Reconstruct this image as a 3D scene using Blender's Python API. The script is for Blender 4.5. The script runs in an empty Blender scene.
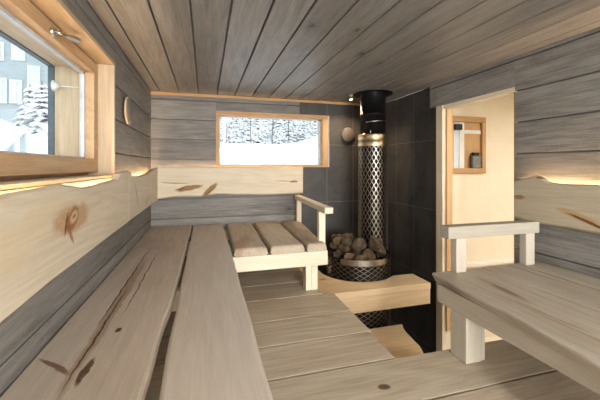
import bpy, math, random
from mathutils import Vector, Matrix, noise
R = random.Random(7)
S = bpy.context.scene
COL = S.collection
ZO = 1.68            # the camera's height above the lower floor; heights below are measured from the lens

# ------------------------------------------------------------------ measuring
F, TH, HZ = 330.5, math.atan(95/330.5), 166.5
def ray(u, v):
    x = (u-300)/F; z = (HZ-v)/F
    return (x*math.cos(TH)+math.sin(TH), -x*math.sin(TH)+math.cos(TH), z)
def on_x(u, v, X):
    r = ray(u, v); t = X/r[0]; return (X, r[1]*t, r[2]*t)
def on_y(u, v, Y):
    r = ray(u, v); t = Y/r[1]; return (r[0]*t, Y, r[2]*t)
def on_z(u, v, Z):
    r = ray(u, v); t = Z/r[2]; return (r[0]*t, r[1]*t, Z)

# ------------------------------------------------------------------ node helpers
def lin(c):
    return tuple(((x/255)/12.92 if x/255 <= .04045 else ((x/255+.055)/1.055)**2.4) for x in c)
class NT:
    def __init__(s, name):
        s.m = bpy.data.materials.new(name); s.m.use_nodes = True
        s.t = s.m.node_tree; s.t.nodes.clear()
    def n(s, typ, **kw):
        nd = s.t.nodes.new(typ)
        for k, v in kw.items():
            if k.startswith('i_'):
                key = k[2:]; key = int(key) if key.isdigit() else key.replace('_', ' ')
                inp = nd.inputs[key]
                if isinstance(v, bpy.types.NodeSocket): s.t.links.new(v, inp)
                else: inp.default_value = v
            else: setattr(nd, k, v)
        return nd
    def math(s, op, a, b=None, c=None, clamp=False):
        nd = s.n('ShaderNodeMath', operation=op, use_clamp=clamp)
        for i, x in enumerate((a, b, c)):
            if x is None: continue
            if isinstance(x, bpy.types.NodeSocket): s.t.links.new(x, nd.inputs[i])
            else: nd.inputs[i].default_value = x
        return nd.outputs[0]
    def vmath(s, op, a, b=None):
        nd = s.n('ShaderNodeVectorMath', operation=op)
        for i, x in enumerate((a, b)):
            if x is None: continue
            if isinstance(x, bpy.types.NodeSocket): s.t.links.new(x, nd.inputs[i])
            else: nd.inputs[i].default_value = x
        return nd
    def mix(s, fac, a, b, blend='MIX'):
        nd = s.n('ShaderNodeMix', data_type='RGBA', blend_type=blend)
        for i, x in ((0, fac), (6, a), (7, b)):
            if isinstance(x, bpy.types.NodeSocket): s.t.links.new(x, nd.inputs[i])
            else: nd.inputs[i].default_value = (tuple(x)+(1,))[:4] if i else x
        return nd.outputs[2]
    def rng(s, x, a, b, c=0, d=1):
        nd = s.n('ShaderNodeMapRange', interpolation_type='SMOOTHSTEP')
        s.t.links.new(x, nd.inputs[0])
        for i, v in zip((1, 2, 3, 4), (a, b, c, d)): nd.inputs[i].default_value = v
        return nd.outputs[0]
    def noise(s, vec, scale, detail=4, rough=.55, dist=0):
        nd = s.n('ShaderNodeTexNoise', i_Vector=vec, i_Scale=scale, i_Detail=detail, i_Roughness=rough, i_Distortion=dist)
        return nd
    def out(s, sh):
        o = s.n('ShaderNodeOutputMaterial'); s.t.links.new(sh, o.inputs[0]); return s.m
    def bsdf(s, col, rough=.6, metal=0., bump=None, bs=.2, spec=.4, bd=.004):
        b = s.n('ShaderNodeBsdfPrincipled', i_Metallic=metal)
        for k, x in (('Base Color', col), ('Roughness', rough)):
            if isinstance(x, bpy.types.NodeSocket): s.t.links.new(x, b.inputs[k])
            else: b.inputs[k].default_value = (tuple(x)+(1,))[:4] if k == 'Base Color' else x
        b.inputs['Specular IOR Level'].default_value = spec
        if bump is not None:
            bp = s.n('ShaderNodeBump', i_Strength=bs, i_Distance=bd, i_Height=bump)
            s.t.links.new(bp.outputs[0], b.inputs['Normal'])
        return b.outputs[0]

def wood(name, light, dark, axis=1, ring=.35, knots=.5, knot_col=(95, 62, 36), feats=(), rough=.55, vary=.18,
         kscale=2.6, patch=None, patch_amt=.5, fine=.35, spec=.3, saw=0.):
    """timber: light / dark grain colours (sRGB 0-255), grain along the given axis of the object"""
    N = NT(name)
    tc = N.n('ShaderNodeTexCoord'); oi = N.n('ShaderNodeObjectInfo'); geo = N.n('ShaderNodeNewGeometry')
    P = tc.outputs['Object']
    rv = N.math('ADD', N.math('MULTIPLY', oi.outputs['Random'], 17.0), N.math('MULTIPLY', geo.outputs['Random Per Island'], 23.0))
    off = N.n('ShaderNodeCombineXYZ', i_0=rv, i_1=N.math('MULTIPLY', rv, 1.7), i_2=N.math('MULTIPLY', rv, .6)).outputs[0]
    PO = N.vmath('ADD', P, off).outputs[0]
    def st(k):
        sc = [1., 1., 1.]; sc[axis] = k
        return N.vmath('MULTIPLY', PO, tuple(sc)).outputs[0]
    broad = N.noise(st(.16), 7, 3, .5, .9).outputs['Fac']
    streak = N.noise(st(.07), 32, 6, .68, .4).outputs['Fac']
    finen = N.noise(st(.05), 110, 3, .65).outputs['Fac']
    rings = N.math('SINE', N.math('MULTIPLY', N.noise(st(.13), 3.4, 2, .45, .5).outputs['Fac'], 75.))
    rings = N.rng(rings, -1, 1)
    g = N.math('ADD', N.math('MULTIPLY', N.rng(broad, .3, .7), .45), N.math('MULTIPLY', N.rng(streak, .33, .68), .55))
    g = N.math('ADD', N.math('MULTIPLY', g, 1-ring), N.math('MULTIPLY', rings, ring))
    g = N.math('ADD', N.math('MULTIPLY', g, 1-fine), N.math('MULTIPLY', N.rng(finen, .35, .65), fine))
    col = N.mix(g, lin(light), lin(dark))
    if patch:
        pn = N.noise(st(.35), 2.2, 4, .6, .5).outputs['Fac']
        col = N.mix(N.math('MULTIPLY', N.rng(pn, .5, .72), patch_amt), col, lin(patch))
    if saw:
        sv = N.noise(N.vmath('MULTIPLY', PO, (9., 9., 9.)).outputs[0], 14, 2, .7).outputs['Fac']
        col = N.mix(N.math('MULTIPLY', N.rng(sv, .5, .7), saw), col, lin(light))
    isl = N.math('ADD', N.math('MULTIPLY', geo.outputs['Random Per Island'], vary), 1-vary/2)
    hsv = N.n('ShaderNodeHueSaturation', i_Color=col); N.t.links.new(isl, hsv.inputs['Value']); col = hsv.outputs[0]
    if knots > 0:
        sc = [1., 1., 1.]; sc[axis] = .5
        kp = N.vmath('MULTIPLY', PO, tuple(sc)).outputs[0]
        wob = N.noise(PO, 16, 2).outputs['Color']
        kp2 = N.vmath('ADD', kp, N.vmath('MULTIPLY', N.vmath('SUBTRACT', wob, (.5, .5, .5)).outputs[0], (.05, .05, .05)).outputs[0]).outputs[0]
        vo = N.n('ShaderNodeTexVoronoi', i_Vector=kp2, i_Scale=kscale)
        keep = N.math('LESS_THAN', N.n('ShaderNodeSeparateColor', i_0=vo.outputs['Color']).outputs[0], knots)
        d = N.math('DIVIDE', vo.outputs['Distance'], kscale/2.6)
        halo = N.math('MULTIPLY', N.math('MULTIPLY', N.rng(d, .16, .02), keep), .35)
        core = N.math('MULTIPLY', N.math('MULTIPLY', N.rng(d, .055, .03), keep), .85)
        col = N.mix(halo, col, lin(knot_col)); col = N.mix(core, col, lin(tuple(x*.7 for x in knot_col)))
    for (loc, rot, rad, c, amt, wobble) in feats:
        w = N.vmath('MULTIPLY', N.vmath('SUBTRACT', N.noise(P, 13, 3).outputs['Color'], (.5, .5, .5)).outputs[0], (wobble,)*3).outputs[0]
        mp = N.n('ShaderNodeMapping', vector_type='TEXTURE', i_Location=loc, i_Rotation=rot, i_Scale=rad)
        N.t.links.new(N.vmath('ADD', P, w).outputs[0], mp.inputs['Vector'])
        ln = N.vmath('LENGTH', mp.outputs[0]).outputs['Value']
        sN = N.noise(N.vmath('MULTIPLY', mp.outputs[0], (.6, 3., 3.)).outputs[0], 3.0, 3).outputs['Fac']
        fac = N.math('MULTIPLY', N.rng(ln, 1.0, .6), N.math('MULTIPLY', N.rng(sN, .18, .48), amt))
        col = N.mix(fac, col, lin(c))
    bmp = N.math('ADD', N.math('MULTIPLY', streak, .6), N.math('MULTIPLY', finen, .4))
    return N.out(N.bsdf(col, rough, 0, bmp, .25, spec))

def plain(name, rgb, rough=.5, metal=0., nz=.12, scale=20, spec=.4):
    N = NT(name); tc = N.n('ShaderNodeTexCoord')
    nn = N.noise(tc.outputs['Object'], scale, 4).outputs['Fac']
    c = lin(rgb)
    col = N.mix(N.rng(nn, .3, .7), tuple(x*(1-nz) for x in c), tuple(min(1, x*(1+nz)) for x in c))
    return N.out(N.bsdf(col, rough, metal, nn, .08, spec))

def tile(name, rgb, grout, ua, w, h, u0, z0, gw=.0035, rough=.45, nz=.25, gmix=1.):
    """large tiles on a wall; ua = horizontal object axis (0 x, 1 y)"""
    N = NT(name); tc = N.n('ShaderNodeTexCoord'); P = tc.outputs['Object']
    sp = N.n('ShaderNodeSeparateXYZ', i_0=P)
    def line(x, o, p):
        f = N.math('ABSOLUTE', N.math('SUBTRACT', N.math('FRACT', N.math('DIVIDE', N.math('SUBTRACT', x, o), p)), .5))
        return N.math('GREATER_THAN', f, .5-gw/2/p)
    g = N.math('MAXIMUM', line(sp.outputs[ua], u0, w), line(sp.outputs[2], z0, h))
    n1 = N.noise(P, 5, 6, .65, .4).outputs['Fac']; n2 = N.noise(P, 60, 3).outputs['Fac']
    c = lin(rgb)
    col = N.mix(N.rng(n1, .3, .7), tuple(x*(1-nz) for x in c), tuple(x*(1+nz) for x in c))
    col = N.mix(N.math('MULTIPLY', g, gmix), col, lin(grout))
    hgt = N.math('SUBTRACT', N.math('MULTIPLY', n2, .15), g)
    return N.out(N.bsdf(col, rough, 0, hgt, .3, .4, .002))

def emit(name, rgb, strength):
    N = NT(name)
    e = N.n('ShaderNodeEmission', i_Color=tuple(rgb)+(1,), i_Strength=strength)
    return N.out(e.outputs[0])

def glass_mat(name, tint=(.96, .98, .98)):
    N = NT(name)
    ge = N.n('ShaderNodeNewGeometry')
    c = N.math('ABSOLUTE', N.vmath('DOT_PRODUCT', ge.outputs['Normal'], ge.outputs['Incoming']).outputs['Value'])
    fr = N.math('ADD', N.math('MULTIPLY', N.math('POWER', N.math('SUBTRACT', 1., c), 5.), .5), .02)
    tr = N.n('ShaderNodeBsdfTransparent', i_Color=tint+(1,)); gl = N.n('ShaderNodeBsdfGlossy', i_Roughness=.02)
    mx = N.n('ShaderNodeMixShader', i_0=fr, i_1=tr.outputs[0], i_2=gl.outputs[0])
    return N.out(mx.outputs[0])

def snow_tree_mat():
    N = NT('snowy needles'); geo = N.n('ShaderNodeNewGeometry'); tc = N.n('ShaderNodeTexCoord')
    nz = N.n('ShaderNodeSeparateXYZ', i_0=geo.outputs['Normal']).outputs[2]
    nn = N.noise(tc.outputs['Object'], 3.5, 4, .7).outputs['Fac']
    f = N.rng(N.math('ADD', N.math('MULTIPLY', nz, .5), nn), .42, .62)
    col = N.mix(f, lin((176, 182, 186)), lin((244, 246, 248)))
    return N.out(N.bsdf(col, .9, 0))

def snow_mat():
    N = NT('snow'); tc = N.n('ShaderNodeTexCoord')
    nn = N.noise(tc.outputs['Object'], .8, 6, .6).outputs['Fac']
    return N.out(N.bsdf(N.mix(nn, lin((238, 240, 244)), lin((250, 251, 253))), .85, 0, nn, .4, .2, .1))

def stone_mat():
    N = NT('sauna stone'); tc = N.n('ShaderNodeTexCoord'); oi = N.n('ShaderNodeObjectInfo')
    n1 = N.noise(tc.outputs['Object'], 14, 6, .7).outputs['Fac']
    a = N.mix(oi.outputs['Random'], lin((92, 80, 64)), lin((120, 98, 70)))
    b = N.mix(oi.outputs['Random'], lin((52, 47, 42)), lin((78, 64, 48)))
    return N.out(N.bsdf(N.mix(N.rng(n1, .35, .65), a, b), .85, 0, n1, .7, .3, .01))

# ------------------------------------------------------------------ mesh helpers
class MB:
    def __init__(s): s.v = []; s.f = []; s.sm = []
    def add(s, vs, fs, smooth=False):
        b = len(s.v); s.v += [tuple(p) for p in vs]
        for f in fs: s.f.append(tuple(i+b for i in f)); s.sm.append(smooth)
        return s
    def box(s, x0, x1, y0, y1, z0, z1):
        vs = [(x, y, z) for x in (x0, x1) for y in (y0, y1) for z in (z0, z1)]
        return s.add(vs, [(0, 1, 3, 2), (4, 6, 7, 5), (0, 4, 5, 1), (2, 3, 7, 6), (0, 2, 6, 4), (1, 5, 7, 3)])
    def loft(s, secs, smooth=False, cap=True, closed=True):
        n = len(secs[0]); vs = [p for q in secs for p in q]; fs = []
        for i in range(len(secs)-1):
            for j in range(n if closed else n-1):
                k = (j+1) % n
                fs.append((i*n+j, i*n+k, (i+1)*n+k, (i+1)*n+j))
        s.add(vs, fs, smooth)
        if cap:
            b = len(s.v)-len(vs)
            s.f.append(tuple(b+j for j in range(n))[::-1]); s.sm.append(False)
            s.f.append(tuple(b+(len(secs)-1)*n+j for j in range(n))); s.sm.append(False)
        return s
    def tube(s, pts, r, n=8, cap=True):
        secs = []
        for i, p in enumerate(pts):
            p = Vector(p); a = Vector(pts[max(i-1, 0)]); b = Vector(pts[min(i+1, len(pts)-1)])
            d = (b-a).normalized(); u = d.orthogonal().normalized(); w = d.cross(u)
            rr = r[i] if isinstance(r, (list, tuple)) else r
            secs.append([p+u*rr*math.cos(t*2*math.pi/n)+w*rr*math.sin(t*2*math.pi/n) for t in range(n)])
        return s.loft(secs, True, cap)
    def lathe(s, c, prof, n=48, smooth=True, cap=False):
        secs = [[(c[0]+r*math.cos(t*2*math.pi/n), c[1]+r*math.sin(t*2*math.pi/n), c[2]+z) for t in range(n)] for r, z in prof]
        return s.loft(secs, smooth, cap)
    def build(s, name, mat, parent=None, origin=None, bevel=0., seg=2, recalc=True):
        o0 = Vector(origin) if origin else (Vector(parent['o']) if parent is not None and 'o' in parent else Vector((0, 0, 0)))
        me = bpy.data.meshes.new(name)
        me.from_pydata([tuple(Vector(p)-o0) for p in s.v], [], s.f); me.update()
        for p, m in zip(me.polygons, s.sm): p.use_smooth = m
        if recalc:
            import bmesh
            bm = bmesh.new(); bm.from_mesh(me); bmesh.ops.recalc_face_normals(bm, faces=bm.faces); bm.to_mesh(me); bm.free()
        me.materials.append(mat)
        o = bpy.data.objects.new(name, me); COL.objects.link(o)
        if parent is not None:
            o.parent = parent
            o.location = o0-Vector(parent['o']) if 'o' in parent else o0
        else:
            o.location = o0
        o['o'] = tuple(o0)
        if bevel:
            b = o.modifiers.new('bevel', 'BEVEL'); b.width = bevel; b.segments = seg; b.limit_method = 'ANGLE'; b.angle_limit = .6
        return o
def empty(name, loc):
    o = bpy.data.objects.new(name, None); COL.objects.link(o); o.location = loc; o['o'] = tuple(loc)
    o.empty_display_size = .1
    return o
def tag(o, label, cat, group=None, kind=None):
    o['label'] = label; o['category'] = cat
    if group: o['group'] = group
    if kind: o['kind'] = kind
    return o
def struct(o):
    o['kind'] = 'structure'; return o

def sub_holes(u0, u1, z0, z1, holes):
    """rectangles that remain of a strip after cutting the holes (u0,u1,z0,z1)"""
    rects = [(u0, u1, z0, z1)]
    for a0, a1, b0, b1 in holes:
        out = []
        for r in rects:
            if a1 <= r[0] or a0 >= r[1] or b1 <= r[2] or b0 >= r[3]: out.append(r); continue
            if r[0] < a0: out.append((r[0], a0, r[2], r[3]))
            if a1 < r[1]: out.append((a1, r[1], r[2], r[3]))
            c0, c1 = max(r[0], a0), min(r[1], a1)
            if r[2] < b0: out.append((c0, c1, r[2], b0))
            if b1 < r[3]: out.append((c0, c1, b1, r[3]))
        rects = out
    return [r for r in rects if r[1]-r[0] > .002 and r[3]-r[2] > .002]

def plank_wall(to3, u0, u1, z0, z1, pitch, first, holes, t=.022, ch=.003):
    """horizontal boards with chamfered joints; to3(u, z, d) with d = depth behind the face"""
    mb = MB()
    k = math.floor((z0-first)/pitch); z = first+k*pitch
    while z < z1:
        a, b = max(z, z0), min(z+pitch, z1)
        if b-a > .01:
            for r in sub_holes(u0, u1, a, b, holes):
                c0 = ch if abs(r[2]-z) < 1e-6 else 0; c1 = ch if abs(r[3]-z-pitch) < 1e-6 else 0
                g0 = .0035 if c0 else 0; g1 = .0035 if c1 else 0
                prof = [(r[2]+g0, t), (r[2]+g0, c0), (r[2]+g0+c0, 0), (r[3]-g1-c1, 0), (r[3]-g1, c1), (r[3]-g1, t)]
                prof = [p for i, p in enumerate(prof) if i == 0 or p != prof[i-1]]
                mb.loft([[to3(r[0], zz, d) for zz, d in prof], [to3(r[1], zz, d) for zz, d in prof]])
        z += pitch
    return mb
def wall_body(to3, u0, u1, z0, z1, holes, d0, d1):
    mb = MB()
    for r in sub_holes(u0, u1, z0, z1, holes):
        mb.loft([[to3(u, r[2], d0), to3(u, r[3], d0), to3(u, r[3], d1), to3(u, r[2], d1)] for u in (r[0], r[1])])
    return mb

def board(axis, t0, t1, a, b, z0, z1, r=.006, n=24, wa=0., wb=0., seed=0, ra=None, rb=None, endr=0., ub=None):
    """a board along an axis with gently waving edges: a(t), b(t) numbers or functions; ra/rb edge bevels (inset, drop)"""
    fa = a if callable(a) else (lambda t: a); fb = b if callable(b) else (lambda t: b)
    ra = ra or (r, r); rb = rb or (r, r)
    ub = ub or (r, r)
    mb = MB(); secs = []
    ts = [t0+(t1-t0)*i/n for i in range(n+1)]
    if endr:
        ts = [t0, t0+endr*.3, t0+endr]+[t for t in ts if t0+endr*1.2 < t < t1-endr*1.2]+[t1-endr, t1-endr*.3, t1]
    for t in ts:
        ea = fa(t)+wa*(noise.noise((t*3.1, seed, 0))+.4*noise.noise((t*11, seed, 4)))
        eb = fb(t)+wb*(noise.noise((t*2.7, seed, 9))+.4*noise.noise((t*10, seed, 7)))
        d = 0
        if endr:
            q = min(t-t0, t1-t)
            if q < endr: d = endr*.7*(1-math.sqrt(max(0, 1-(1-q/endr)**2)))
        Z0, Z1 = z0, z1-d
        pr = [(ea, Z0+ub[1]), (ea, Z1-ra[1]), (ea+ra[0]*.35, Z1-ra[1]*.3), (ea+ra[0], Z1), (eb-rb[0], Z1), (eb-rb[0]*.35, Z1-rb[1]*.3), (eb, Z1-rb[1]), (eb, Z0+r), (eb-r, Z0), (ea+ub[0], Z0)]
        secs.append([(s_, t, z) if axis == 1 else (t, s_, z) for s_, z in pr])
    return mb.loft(secs)

def interp(pts):
    pts = sorted(pts)
    def f(t):
        if t <= pts[0][0]: return pts[0][1]
        for (a, p), (b, q) in zip(pts, pts[1:]):
            if t <= b:
                k = (t-a)/(b-a); return p+(q-p)*(k*k*(3-2*k))
        return pts[-1][1]
    return f

# ------------------------------------------------------------------ materials
M = {}
WL, WD = (152, 148, 141), (90, 87, 84)
M['wall_x'] = wood('grey stained wall board X', WL, WD, 0, .2, .4, (66, 60, 54), vary=.22, fine=.35, saw=.35, kscale=3.6)
M['wall_y'] = wood('grey stained wall board Y', WL, WD, 1, .2, .4, (66, 60, 54), vary=.22, fine=.35, saw=.35, kscale=3.6)
M['ceil'] = wood('grey stained ceiling board', (150, 146, 140), (98, 94, 90), 1, .2, .55, (72, 64, 56), vary=.2, fine=.3, saw=.3, rough=.42, kscale=4.5, spec=.5)
M['pine_x'] = wood('pine X', (206, 168, 122), (178, 134, 88), 0, .35, .25, (150, 92, 48), vary=.08)
M['pine_y'] = wood('pine Y', (208, 172, 128), (182, 140, 96), 1, .35, .25, (150, 92, 48), vary=.08)
M['pine_z'] = wood('pine Z', (210, 174, 130), (184, 144, 100), 2, .35, .3, (150, 92, 48), vary=.08)
M['sunlit_pine_z'] = wood('sunlit pine Z', (232, 218, 194), (214, 194, 162), 2, .3, .2, (170, 120, 76), vary=.06)
M['liner_y'] = wood('window liner Y', (206, 184, 152), (176, 152, 120), 1, .3, .2, (150, 110, 70), vary=.06)
M['liner_z'] = wood('window liner Z', (204, 186, 158), (172, 152, 126), 2, .3, .2, (150, 110, 70), vary=.06)
M['sash_wood'] = wood('waxed sash', (206, 176, 138), (178, 144, 106), 1, .3, .1, (150, 100, 60), vary=.06)
M['aspen_x'] = wood('pale aspen X', (238, 226, 204), (220, 204, 176), 0, .25, .15, (160, 110, 66), vary=.06, fine=.25)
M['aspen_y'] = wood('pale aspen Y', (238, 226, 204), (220, 204, 176), 1, .25, .15, (160, 110, 66), vary=.06, fine=.25)
M['aspen_z'] = wood('pale aspen Z', (238, 226, 204), (222, 206, 178), 2, .25, .15, (160, 110, 66), vary=.06, fine=.25)
M['grey_y'] = wood('greyed aspen Y', (196, 186, 168), (176, 164, 146), 1, .25, .3, (120, 96, 72), vary=.08, patch=(150, 138, 122))
M['grey_x'] = wood('greyed aspen X', (180, 173, 158), (160, 151, 135), 0, .25, .25, (120, 96, 72), vary=.08)
M['grey_z'] = wood('greyed aspen Z', (198, 190, 174), (178, 168, 150), 2, .25, .2, (130, 104, 78), vary=.06)
M['slab_y'] = wood('short bench slab', (198, 184, 164), (172, 154, 132), 1, .3, .35, (110, 74, 46), patch=(144, 102, 66), patch_amt=.85, kscale=2.2)
M['plat_x'] = wood('platform board', (200, 186, 165), (162, 144, 121), 0, .35, .35, (92, 68, 48), vary=.30, patch=(126, 102, 76), patch_amt=.7)
M['deck_x'] = wood('hearth timber', (226, 202, 164), (204, 174, 134), 0, .4, .25, (150, 100, 60), vary=.06)
M['dark_tile_x'] = tile('charcoal wall tile X', (70, 67, 64), (132, 128, 122), 0, .314, .63, .983, .24)
M['dark_tile_y'] = tile('charcoal wall tile Y', (70, 67, 64), (132, 128, 122), 1, .31, .63, 3.431, .24)
M['floor_tile'] = plain('charcoal floor tile', (66, 63, 60), .5)
M['cream'] = tile('cream wall tile', (240, 229, 210), (220, 206, 184), 0, .3, .3, 2.1, -.9, .004, .35, .03, .35)
M['cream_y'] = tile('cream wall tile Y', (240, 229, 210), (220, 206, 184), 1, .3, .3, 2.1, -.9, .004, .35, .03, .35)
M['white'] = plain('white plaster', (240, 236, 228), .7, nz=.03)
M['black'] = plain('black painted steel', (22, 22, 23), .45, .3)
M['black2'] = plain('soot black steel', (16, 16, 16), .6, .2)
M['steel'] = plain('brushed steel', (200, 192, 180), .28, 1., .06)
M['mesh_steel'] = plain('expanded steel mesh', (168, 158, 144), .35, 1., .1)
M['dark_mesh'] = plain('dark steel mesh', (150, 138, 122), .42, 1., .12)
M['brass'] = plain('warm polished steel', (198, 176, 140), .36, 1., .06)
M['nickel'] = plain('satin nickel', (206, 202, 196), .3, 1., .05)
M['gasket'] = plain('grey gasket', (196, 200, 202), .5)
M['dark_trim'] = plain('blue grey painted trim', (84, 98, 106), .6)
M['vent'] = wood('aspen vent disc', (214, 186, 150), (186, 154, 118), 2, .4, 0, vary=.05)
M['vent_wall'] = wood('grey vent disc', (138, 132, 124), (108, 102, 96), 2, .4, 0, vary=.05)
M['vent_grey'] = wood('waxed vent disc', (104, 98, 92), (84, 78, 72), 2, .4, 0, vary=.05)
M['glass'] = glass_mat('window glass')
M['snow'] = snow_mat(); M['tree'] = snow_tree_mat(); M['stone'] = stone_mat()
M['bark'] = plain('bark', (112, 110, 108), .9, nz=.3)
M['facade'] = wood('grey house cladding', (176, 186, 188), (146, 156, 160), 0, .1, 0, vary=.1)
M['facade_trim'] = plain('light grey window frame', (206, 212, 214), .6)
M['pane'] = plain('pale window pane', (222, 228, 212), .15, nz=.08, scale=3)
M['led'] = emit('warm led', (1., .66, .36), 95.)
M['led_bright'] = emit('warm led bright', (1., .66, .36), 190.)
M['bulb'] = emit('downlight lens', (1., .78, .5), 25.)
M['lamp'] = emit('frosted ceiling lamp', (1., .9, .78), 6.)
M['white_plastic'] = plain('white plastic', (236, 238, 238), .4, nz=.03)
M['grey_plastic'] = plain('grey plastic', (118, 122, 124), .4)
M['daylight_view'] = plain('pale daylight view', (214, 226, 240), .5, nz=.04)  # blue-white of the daylight in the small window, as a flat colour

# ------------------------------------------------------------------ room shell
XL, XR, YB, YR = -.496, 1.95, 3.431, -2.6
ZC, ZF, ZP, ZB = .72, -1.68, -.926, -.573
left3 = lambda u, z, d: (XL-d, u, z)
back3 = lambda u, z, d: (u, YB+d, z)
right3 = lambda u, z, d: (XR+d, u, z)
rear3 = lambda u, z, d: (u, YR-d, z)
W1 = (.62, 2.115, -.06, .597)             # left window hole (y0,y1,z0,z1)
W2 = (.105, 1.307, -.008, .563)           # back window hole
DOOR = (1.69, 2.455, ZF, .523)
W4 = (-.2, 1.7, -.9, .55)                 # added unseen opening behind the camera, for the fill light

wl = struct(wall_body(left3, YR, YB+.23, ZF, ZC, [W1], .022, .24).build('wall_left', M['wall_y']))
plank_wall(left3, YR, YB, ZF, ZC, .195, .078, [W1]).build('planks', M['wall_y'], wl)
wb = struct(wall_body(back3, XL, 2.15, ZF, ZC, [W2], .022, .23).build('wall_back', M['wall_x']))
plank_wall(back3, XL, .983, ZF, ZC, .193, .072, [W2]).build('planks', M['wall_x'], wb)
wall_body(back3, .985, 1.97, ZF, ZC, [W2], .002, .022).build('tiled_panel', M['dark_tile_x'], wb)
wr = struct(wall_body(right3, YR, 2.53, ZF, ZC, [DOOR, (2.455, 2.6, ZF, .523)], .022, .085).build('wall_right', M['wall_y']))
plank_wall(right3, YR, 2.53, ZF, ZC, .204, .083, [DOOR, (2.455, 2.6, ZF, .523)]).build('planks', M['wall_y'], wr)
MB().box(1.95, 1.972, 2.53, 2.545, .523, ZC).build('end_board', M['wall_y'], wr)
MB().box(1.972, 2.03, 2.455, YB, ZF, ZC).build('tiled_panel', M['dark_tile_y'], wr)
wq = struct(wall_body(rear3, XL, XR, ZF, ZC, [W4], .022, .2).build('wall_rear', M['wall_x']))
plank_wall(rear3, XL, XR, ZF, ZC, .195, .078, [W4]).build('planks', M['wall_x'], wq)

cl = struct(MB().box(XL-.2, 2.15, YR-.2, YB+.2, ZC+.022, ZC+.15).build('ceiling', M['ceil']))
mb = MB(); x = -.415-.176
while x < XR:
    a, b = max(x, XL), min(x+.176, XR+.02)
    c = .003
    if b-a > .01:
        g = .0045
        pr = [(a+g, ZC+.022), (a+g, ZC+c), (a+g+c, ZC), (b-g-c, ZC), (b-g, ZC+c), (b-g, ZC+.022)]
        mb.loft([[(p, YR, z) for p, z in pr], [(p, YB, z) for p, z in pr]])
    x += .176
mb.build('planks', M['ceil'], cl)
struct(MB().box(XL, 1.97, YB-.016, YB, ZC-.028, ZC-.001).build('trim_1', M['pine_x'], bevel=.003))
struct(MB().box(XL-.2, 2.1, YR-.2, YB, ZF-.1, ZF).build('floor', M['floor_tile']))

# ------------------------------------------------------------------ left window
w1 = struct(empty('window_1', (-.6, 1.36, -.06)))
y0, y1, z0, z1 = W1
f = MB().box(-.625, -.494, y0, y1, z1-.022, z1).build('head_liner', M['liner_y'], w1, bevel=.002)
MB().box(-.625, -.494, y1-.022, y1, z0, z1-.022).build('side_liner', M['liner_z'], w1, bevel=.002)
MB().box(-.625, -.494, y0, y0+.022, z0, z1-.022).build('side_liner', M['liner_z'], w1, bevel=.002)
MB().box(-.625, -.492, y0, 2.115, z0, z0+.014).build('sill', M['aspen_y'], w1, bevel=.002)
MB().box(-.4955, -.4885, y0, 2.115, z0-.06, z0-.002).build('glow_strip', M['aspen_y'], w1, bevel=.001)  # strip added in pale wood to stand for the led-lit wall
s0, s1, t0, t1 = .66, 2.088, -.030, .565     # sash
sash = MB().box(-.635, -.575, s0, s1, t1-.058, t1).box(-.635, -.575, s0, s1, t0, t0+.072) \
    .box(-.635, -.575, s0, s0+.06, t0+.072, t1-.058).box(-.635, -.575, s1-.066, s1, t0+.072, t1-.058).build('sash', M['sash_wood'], w1, bevel=.003)
g0, g1, h0, h1 = s0+.06, s1-.066, t0+.072, t1-.058
MB().box(-.640, -.618, g0, g1, h1-.013, h1).box(-.640, -.618, g0, g1, h0, h0+.008).box(-.640, -.618, g1-.013, g1, h0, h1).build('gasket', M['gasket'], sash)
MB().box(-.631, -.627, g0, g1-.001, h0, h1-.001).build('glass_pane', M['glass'], w1)
# outer reveal and painted outer trim
ex = MB().box(-.785, -.64, y0, y1+.03, .545, z1).build('outer_head', M['liner_y'], w1)
MB().box(-.785, -.64, y1-.022, y1+.0, z0, .545).build('outer_jamb', M['liner_z'], w1)
MB().box(-.785, -.64, y0, y1-.022, z0, z0+.05).build('outer_sill', M['pine_y'], w1)
MB().box(-.815, -.787, y0-.05, y1+.06, .54, .66).box(-.815, -.787, y1-.026, y1+.06, z0, .54).build('outer_trim', M['dark_trim'], w1)
# lever handle of the sash
hx, hy, hz = on_x(52, 32, -.572)
h = MB(); h.lathe((0, 0, 0), [(.0, .012), (.017, .012), (.017, 0)], 20)
h.v = [(hx+z, hy+xx, hz+yy) for xx, yy, z in h.v]
p1 = Vector((hx+.012, hy, hz)); p2 = Vector((hx+.028, hy+.005, hz)); p3 = Vector(on_x(66, 35.5, -.54)); p4 = Vector(on_x(79, 41, -.525))
hd = h.build('handle_base', M['nickel'], w1)
MB().tube([p1, p2, p3, p3.lerp(p4, .3), p3.lerp(p4, .8), p4], [.008, .008, .008, .010, .013, .009], 10).build('lever', M['nickel'], hd)
# outdoor thermometer seen through the pane
th = tag(empty('window_thermometer', on_y(84, 100, 2.07)), 'white outdoor thermometer strip with thin rod and cone, behind the big window pane', 'thermometer')
a = on_y(84.5, 78, 2.07); b = on_y(84.5, 119, 2.07)
MB().box(a[0]-.008, a[0]+.006, 2.066, 2.088, b[2], a[2]).build('scale_tube', M['white_plastic'], th, bevel=.003)
a = Vector(on_y(80, 87.5, 2.06)); b = Vector(on_y(58, 86, 2.06))
MB().tube([a, b], .003, 6).build('rod', M['white_plastic'], th)
dirv = (b-a).normalized()
MB().tube([b+dirv*(-.012), b+dirv*.022], [.004, .030], 16).build('cone', M['white_plastic'], th)

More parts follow.
